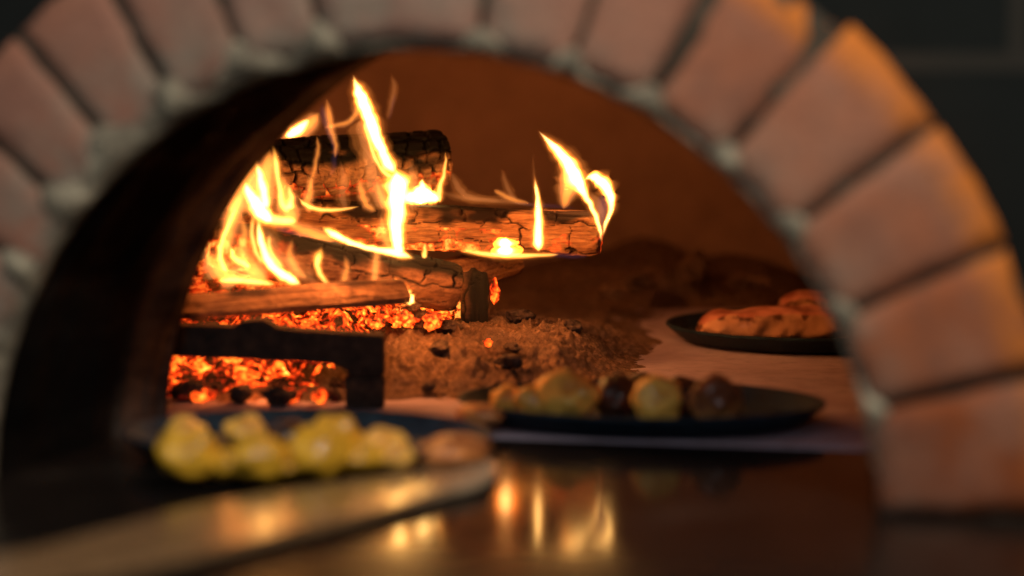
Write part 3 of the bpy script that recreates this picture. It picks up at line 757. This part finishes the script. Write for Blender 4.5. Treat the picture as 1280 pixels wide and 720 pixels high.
flame('squat bright flame at the lower edge of the long log', (632, 320), 2.66, [
    (HM, [(632, 297, 10), (632, 306, 24), (631, 318, 28)]),
    (MS, [(568, 312, 3), (596, 316, 7), (630, 319, 9), (672, 319, 6), (700, 318, 4)]),
    (B, [(690, 318, 8), (712, 320, 8), (735, 320, 4)])])
flame('tallest flame, a bright ribbon rising in the middle of the pile', (497, 318), 2.68, [
    (HM, [(440, 91, 5), (447, 110, 13), (455, 130, 17), (464, 155, 17), (473, 180, 15), (484, 202, 14), (495, 218, 22)]),
    (HM, [(494, 208, 12), (497, 225, 25), (496, 255, 23), (495, 285, 18), (498, 308, 14), (502, 320, 8)]),
    (MS, [(452, 150, 3), (461, 175, 5), (468, 195, 6), (479, 214, 7), (492, 222, 8)]),
    (S, [(404, 160, 3), (418, 157, 6), (436, 152, 7), (446, 140, 8), (449, 125, 6)]),
    (W_, [(450, 150, 30), (462, 180, 34), (478, 205, 26)])])
flame('low flame licking the end of the thick charred log', (530, 254), 2.76, [
    (HM, [(503, 254, 10), (515, 247, 18), (528, 243, 22), (541, 247, 16), (550, 250, 8)]),
    (HM, [(529, 221, 2), (528, 232, 10), (527, 245, 24), (526, 255, 30)]),
    (MS, [(557, 188, 2), (557, 203, 4), (554, 220, 6), (549, 238, 9), (550, 254, 10)])])
flame('faint wavering flames along the top edge of the long log', (620, 256), 2.78, [
    (W_, [(563, 212, 4), (570, 230, 12), (582, 244, 14), (600, 249, 10), (630, 252, 6)]),
    (W_, [(552, 240, 8), (580, 248, 9), (610, 250, 10), (640, 253, 7), (672, 256, 4)]),
    (S, [(617, 237, 3), (624, 241, 6), (640, 249, 6), (662, 254, 3)]),
    (W_, [(627, 210, 3), (631, 225, 8), (638, 242, 10), (646, 252, 4)]),
    (B, [(640, 254, 4), (680, 257, 6), (720, 260, 3)])])
flame('bright cluster of flames at the left, against the dark tunnel', (325, 300), 2.56, [
    (HM, [(306, 226, 4), (311, 240, 12), (320, 254, 18), (330, 268, 16), (342, 279, 6)]),
    (HM, [(321, 203, 4), (325, 220, 9), (330, 240, 11), (334, 262, 10)]),
    (MS, [(341, 180, 3), (345, 205, 8), (349, 232, 8), (353, 255, 10), (362, 266, 8)]),
    (MS, [(360, 232, 4), (364, 246, 8), (362, 262, 14)]),
    (S, [(322, 196, 14), (308, 222, 26), (298, 248, 24), (290, 268, 14)]),
    (S, [(338, 186, 8), (334, 214, 22), (326, 245, 30), (318, 276, 18)]),
    (S, [(302, 238, 8), (292, 262, 22), (286, 290, 16), (284, 315, 8)]),
    (S, [(352, 214, 4), (356, 240, 16), (362, 266, 22), (372, 280, 8)]),
    (MS, [(315, 262, 8), (330, 272, 16), (352, 276, 14), (372, 276, 8)]),
    (MS, [(297, 256, 8), (286, 280, 8), (277, 304, 8), (276, 324, 9), (284, 342, 9)]),
    (MS, [(286, 304, 4), (293, 322, 10), (306, 330, 10), (312, 334, 5)])])
flame('ragged orange flames between the thick charred log and the long horizontal log', (410, 262), 2.70, [
    (S, [(384, 216, 3), (388, 236, 9), (384, 252, 12), (388, 266, 8)]),
    (MS, [(372, 246, 3), (382, 256, 6), (400, 262, 7), (425, 262, 5), (450, 258, 3)]),
    (S, [(448, 222, 3), (452, 240, 9), (458, 256, 10), (470, 264, 5)]),
    (W_, [(425, 200, 4), (430, 225, 14), (428, 248, 16), (434, 264, 6)])])
flame('thin orange flames standing on the left end of the brown log', (320, 300), 2.53, [
    (S, [(300, 268, 3), (306, 290, 9), (302, 312, 10), (308, 334, 7)]),
    (MS, [(338, 292, 3), (336, 306, 6), (342, 322, 8), (356, 336, 5)]),
    (S, [(366, 298, 3), (362, 318, 9), (370, 336, 10), (384, 348, 5)]),
    (S, [(430, 318, 3), (434, 336, 8), (430, 352, 10), (440, 368, 5)])])
flame('broad veil of flame behind the tallest ribbon, over the long horizontal log', (480, 262), 2.74, [
    (W_, [(452, 178, 8), (462, 205, 26), (470, 235, 34), (478, 262, 20)]),
    (W_, [(512, 200, 5), (516, 222, 18), (518, 245, 26), (516, 262, 14)]),
    (S, [(470, 222, 3), (474, 240, 9), (482, 256, 10), (492, 266, 5)])])
flame('low orange flames over the red log at the left edge of the fire', (285, 345), 2.58, [
    (S, [(262, 300, 6), (270, 322, 26), (280, 342, 30), (300, 352, 12)]),
    (S, [(300, 300, 8), (306, 320, 22), (318, 340, 26), (334, 352, 10)]),
    (MS, [(268, 352, 4), (290, 350, 9), (318, 352, 10), (345, 356, 5)])])
flame('curved ribbon of flame sweeping down over the brown log', (370, 356), 2.54, [
    (MS, [(317, 266, 5), (315, 290, 6), (319, 312, 7), (328, 330, 6)]),
    (HM, [(323, 268, 6), (325, 295, 9), (333, 321, 11), (346, 338, 13), (361, 348, 13), (377, 356, 6)]),
    (W_, [(330, 280, 14), (345, 315, 24), (372, 340, 22), (385, 354, 8)])])
flame('long low flame running along the top of the brown log', (460, 312), 2.62, [
    (HM, [(401, 282, 3), (410, 289, 10), (427, 298, 9), (445, 306, 8), (470, 312, 8), (495, 316, 11), (520, 324, 8)]),
    (S, [(345, 272, 4), (370, 284, 12), (395, 294, 16), (420, 302, 8)]),
    (B, [(340, 280, 8), (366, 292, 12), (395, 300, 10), (430, 304, 4)]),
    (S, [(476, 268, 3), (478, 285, 10), (484, 302, 12), (490, 314, 8)]),
    (MS, [(531, 303, 2), (531, 312, 6), (530, 322, 10)])])
flame('small hooked flame in front of the brown log', (400, 362), 2.54, [
    (MS, [(403, 308, 6), (398, 320, 11), (397, 333, 9), (404, 348, 7), (417, 360, 6), (428, 368, 4)]),
    (HM, [(386, 356, 4), (398, 362, 8), (410, 364, 8), (419, 364, 5)]),
    (W_, [(385, 332, 8), (388, 348, 14), (400, 360, 10)])])
flame('pale slender flame over the middle of the brown log', (469, 356), 2.56, [
    (S, [(470, 308, 4), (470, 322, 8), (469, 340, 9), (468, 356, 8)]), (W_, [(470, 300, 6), (469, 330, 14), (468, 358, 12)])])
flame('bright drop shaped flame at the right end of the ember line', (511, 380), 2.58, [
    (HM, [(492, 346, 2), (498, 354, 7), (505, 364, 12), (511, 373, 15), (513, 382, 9)]),
    (MS, [(420, 371, 4), (440, 374, 5), (465, 376, 5), (490, 376, 6), (508, 379, 5)]),
    (B, [(425, 366, 5), (460, 370, 9), (500, 373, 4)])])
flame('orange flame peeping over the thick charred log at the tunnel edge', (372, 170), 2.9, [
    (HM, [(388, 148, 3), (378, 157, 10), (368, 165, 14), (356, 170, 8)]), (S, [(400, 140, 8), (385, 156, 18), (366, 166, 18), (352, 172, 8)])])
flame('slim wisp of flame climbing in front of the thick charred log', (416, 215), 2.70, [
    (S, [(408, 122, 5), (411, 145, 9), (415, 165, 8), (420, 182, 6), (419, 198, 4)]),
    (B, [(402, 130, 10), (408, 155, 12), (417, 180, 8), (418, 205, 8), (412, 222, 4)]),
    (S, [(395, 168, 2), (398, 182, 5), (395, 200, 6), (390, 224, 5), (384, 242, 4)])])
flame('faint smoky wisp of flame near the arch top, right of the tallest flame', (485, 150), 2.85, [
    (W_, [(488, 92, 3), (493, 108, 9), (489, 128, 9), (484, 150, 5)]), (B, [(494, 118, 5), (490, 135, 5), (486, 150, 3)])])
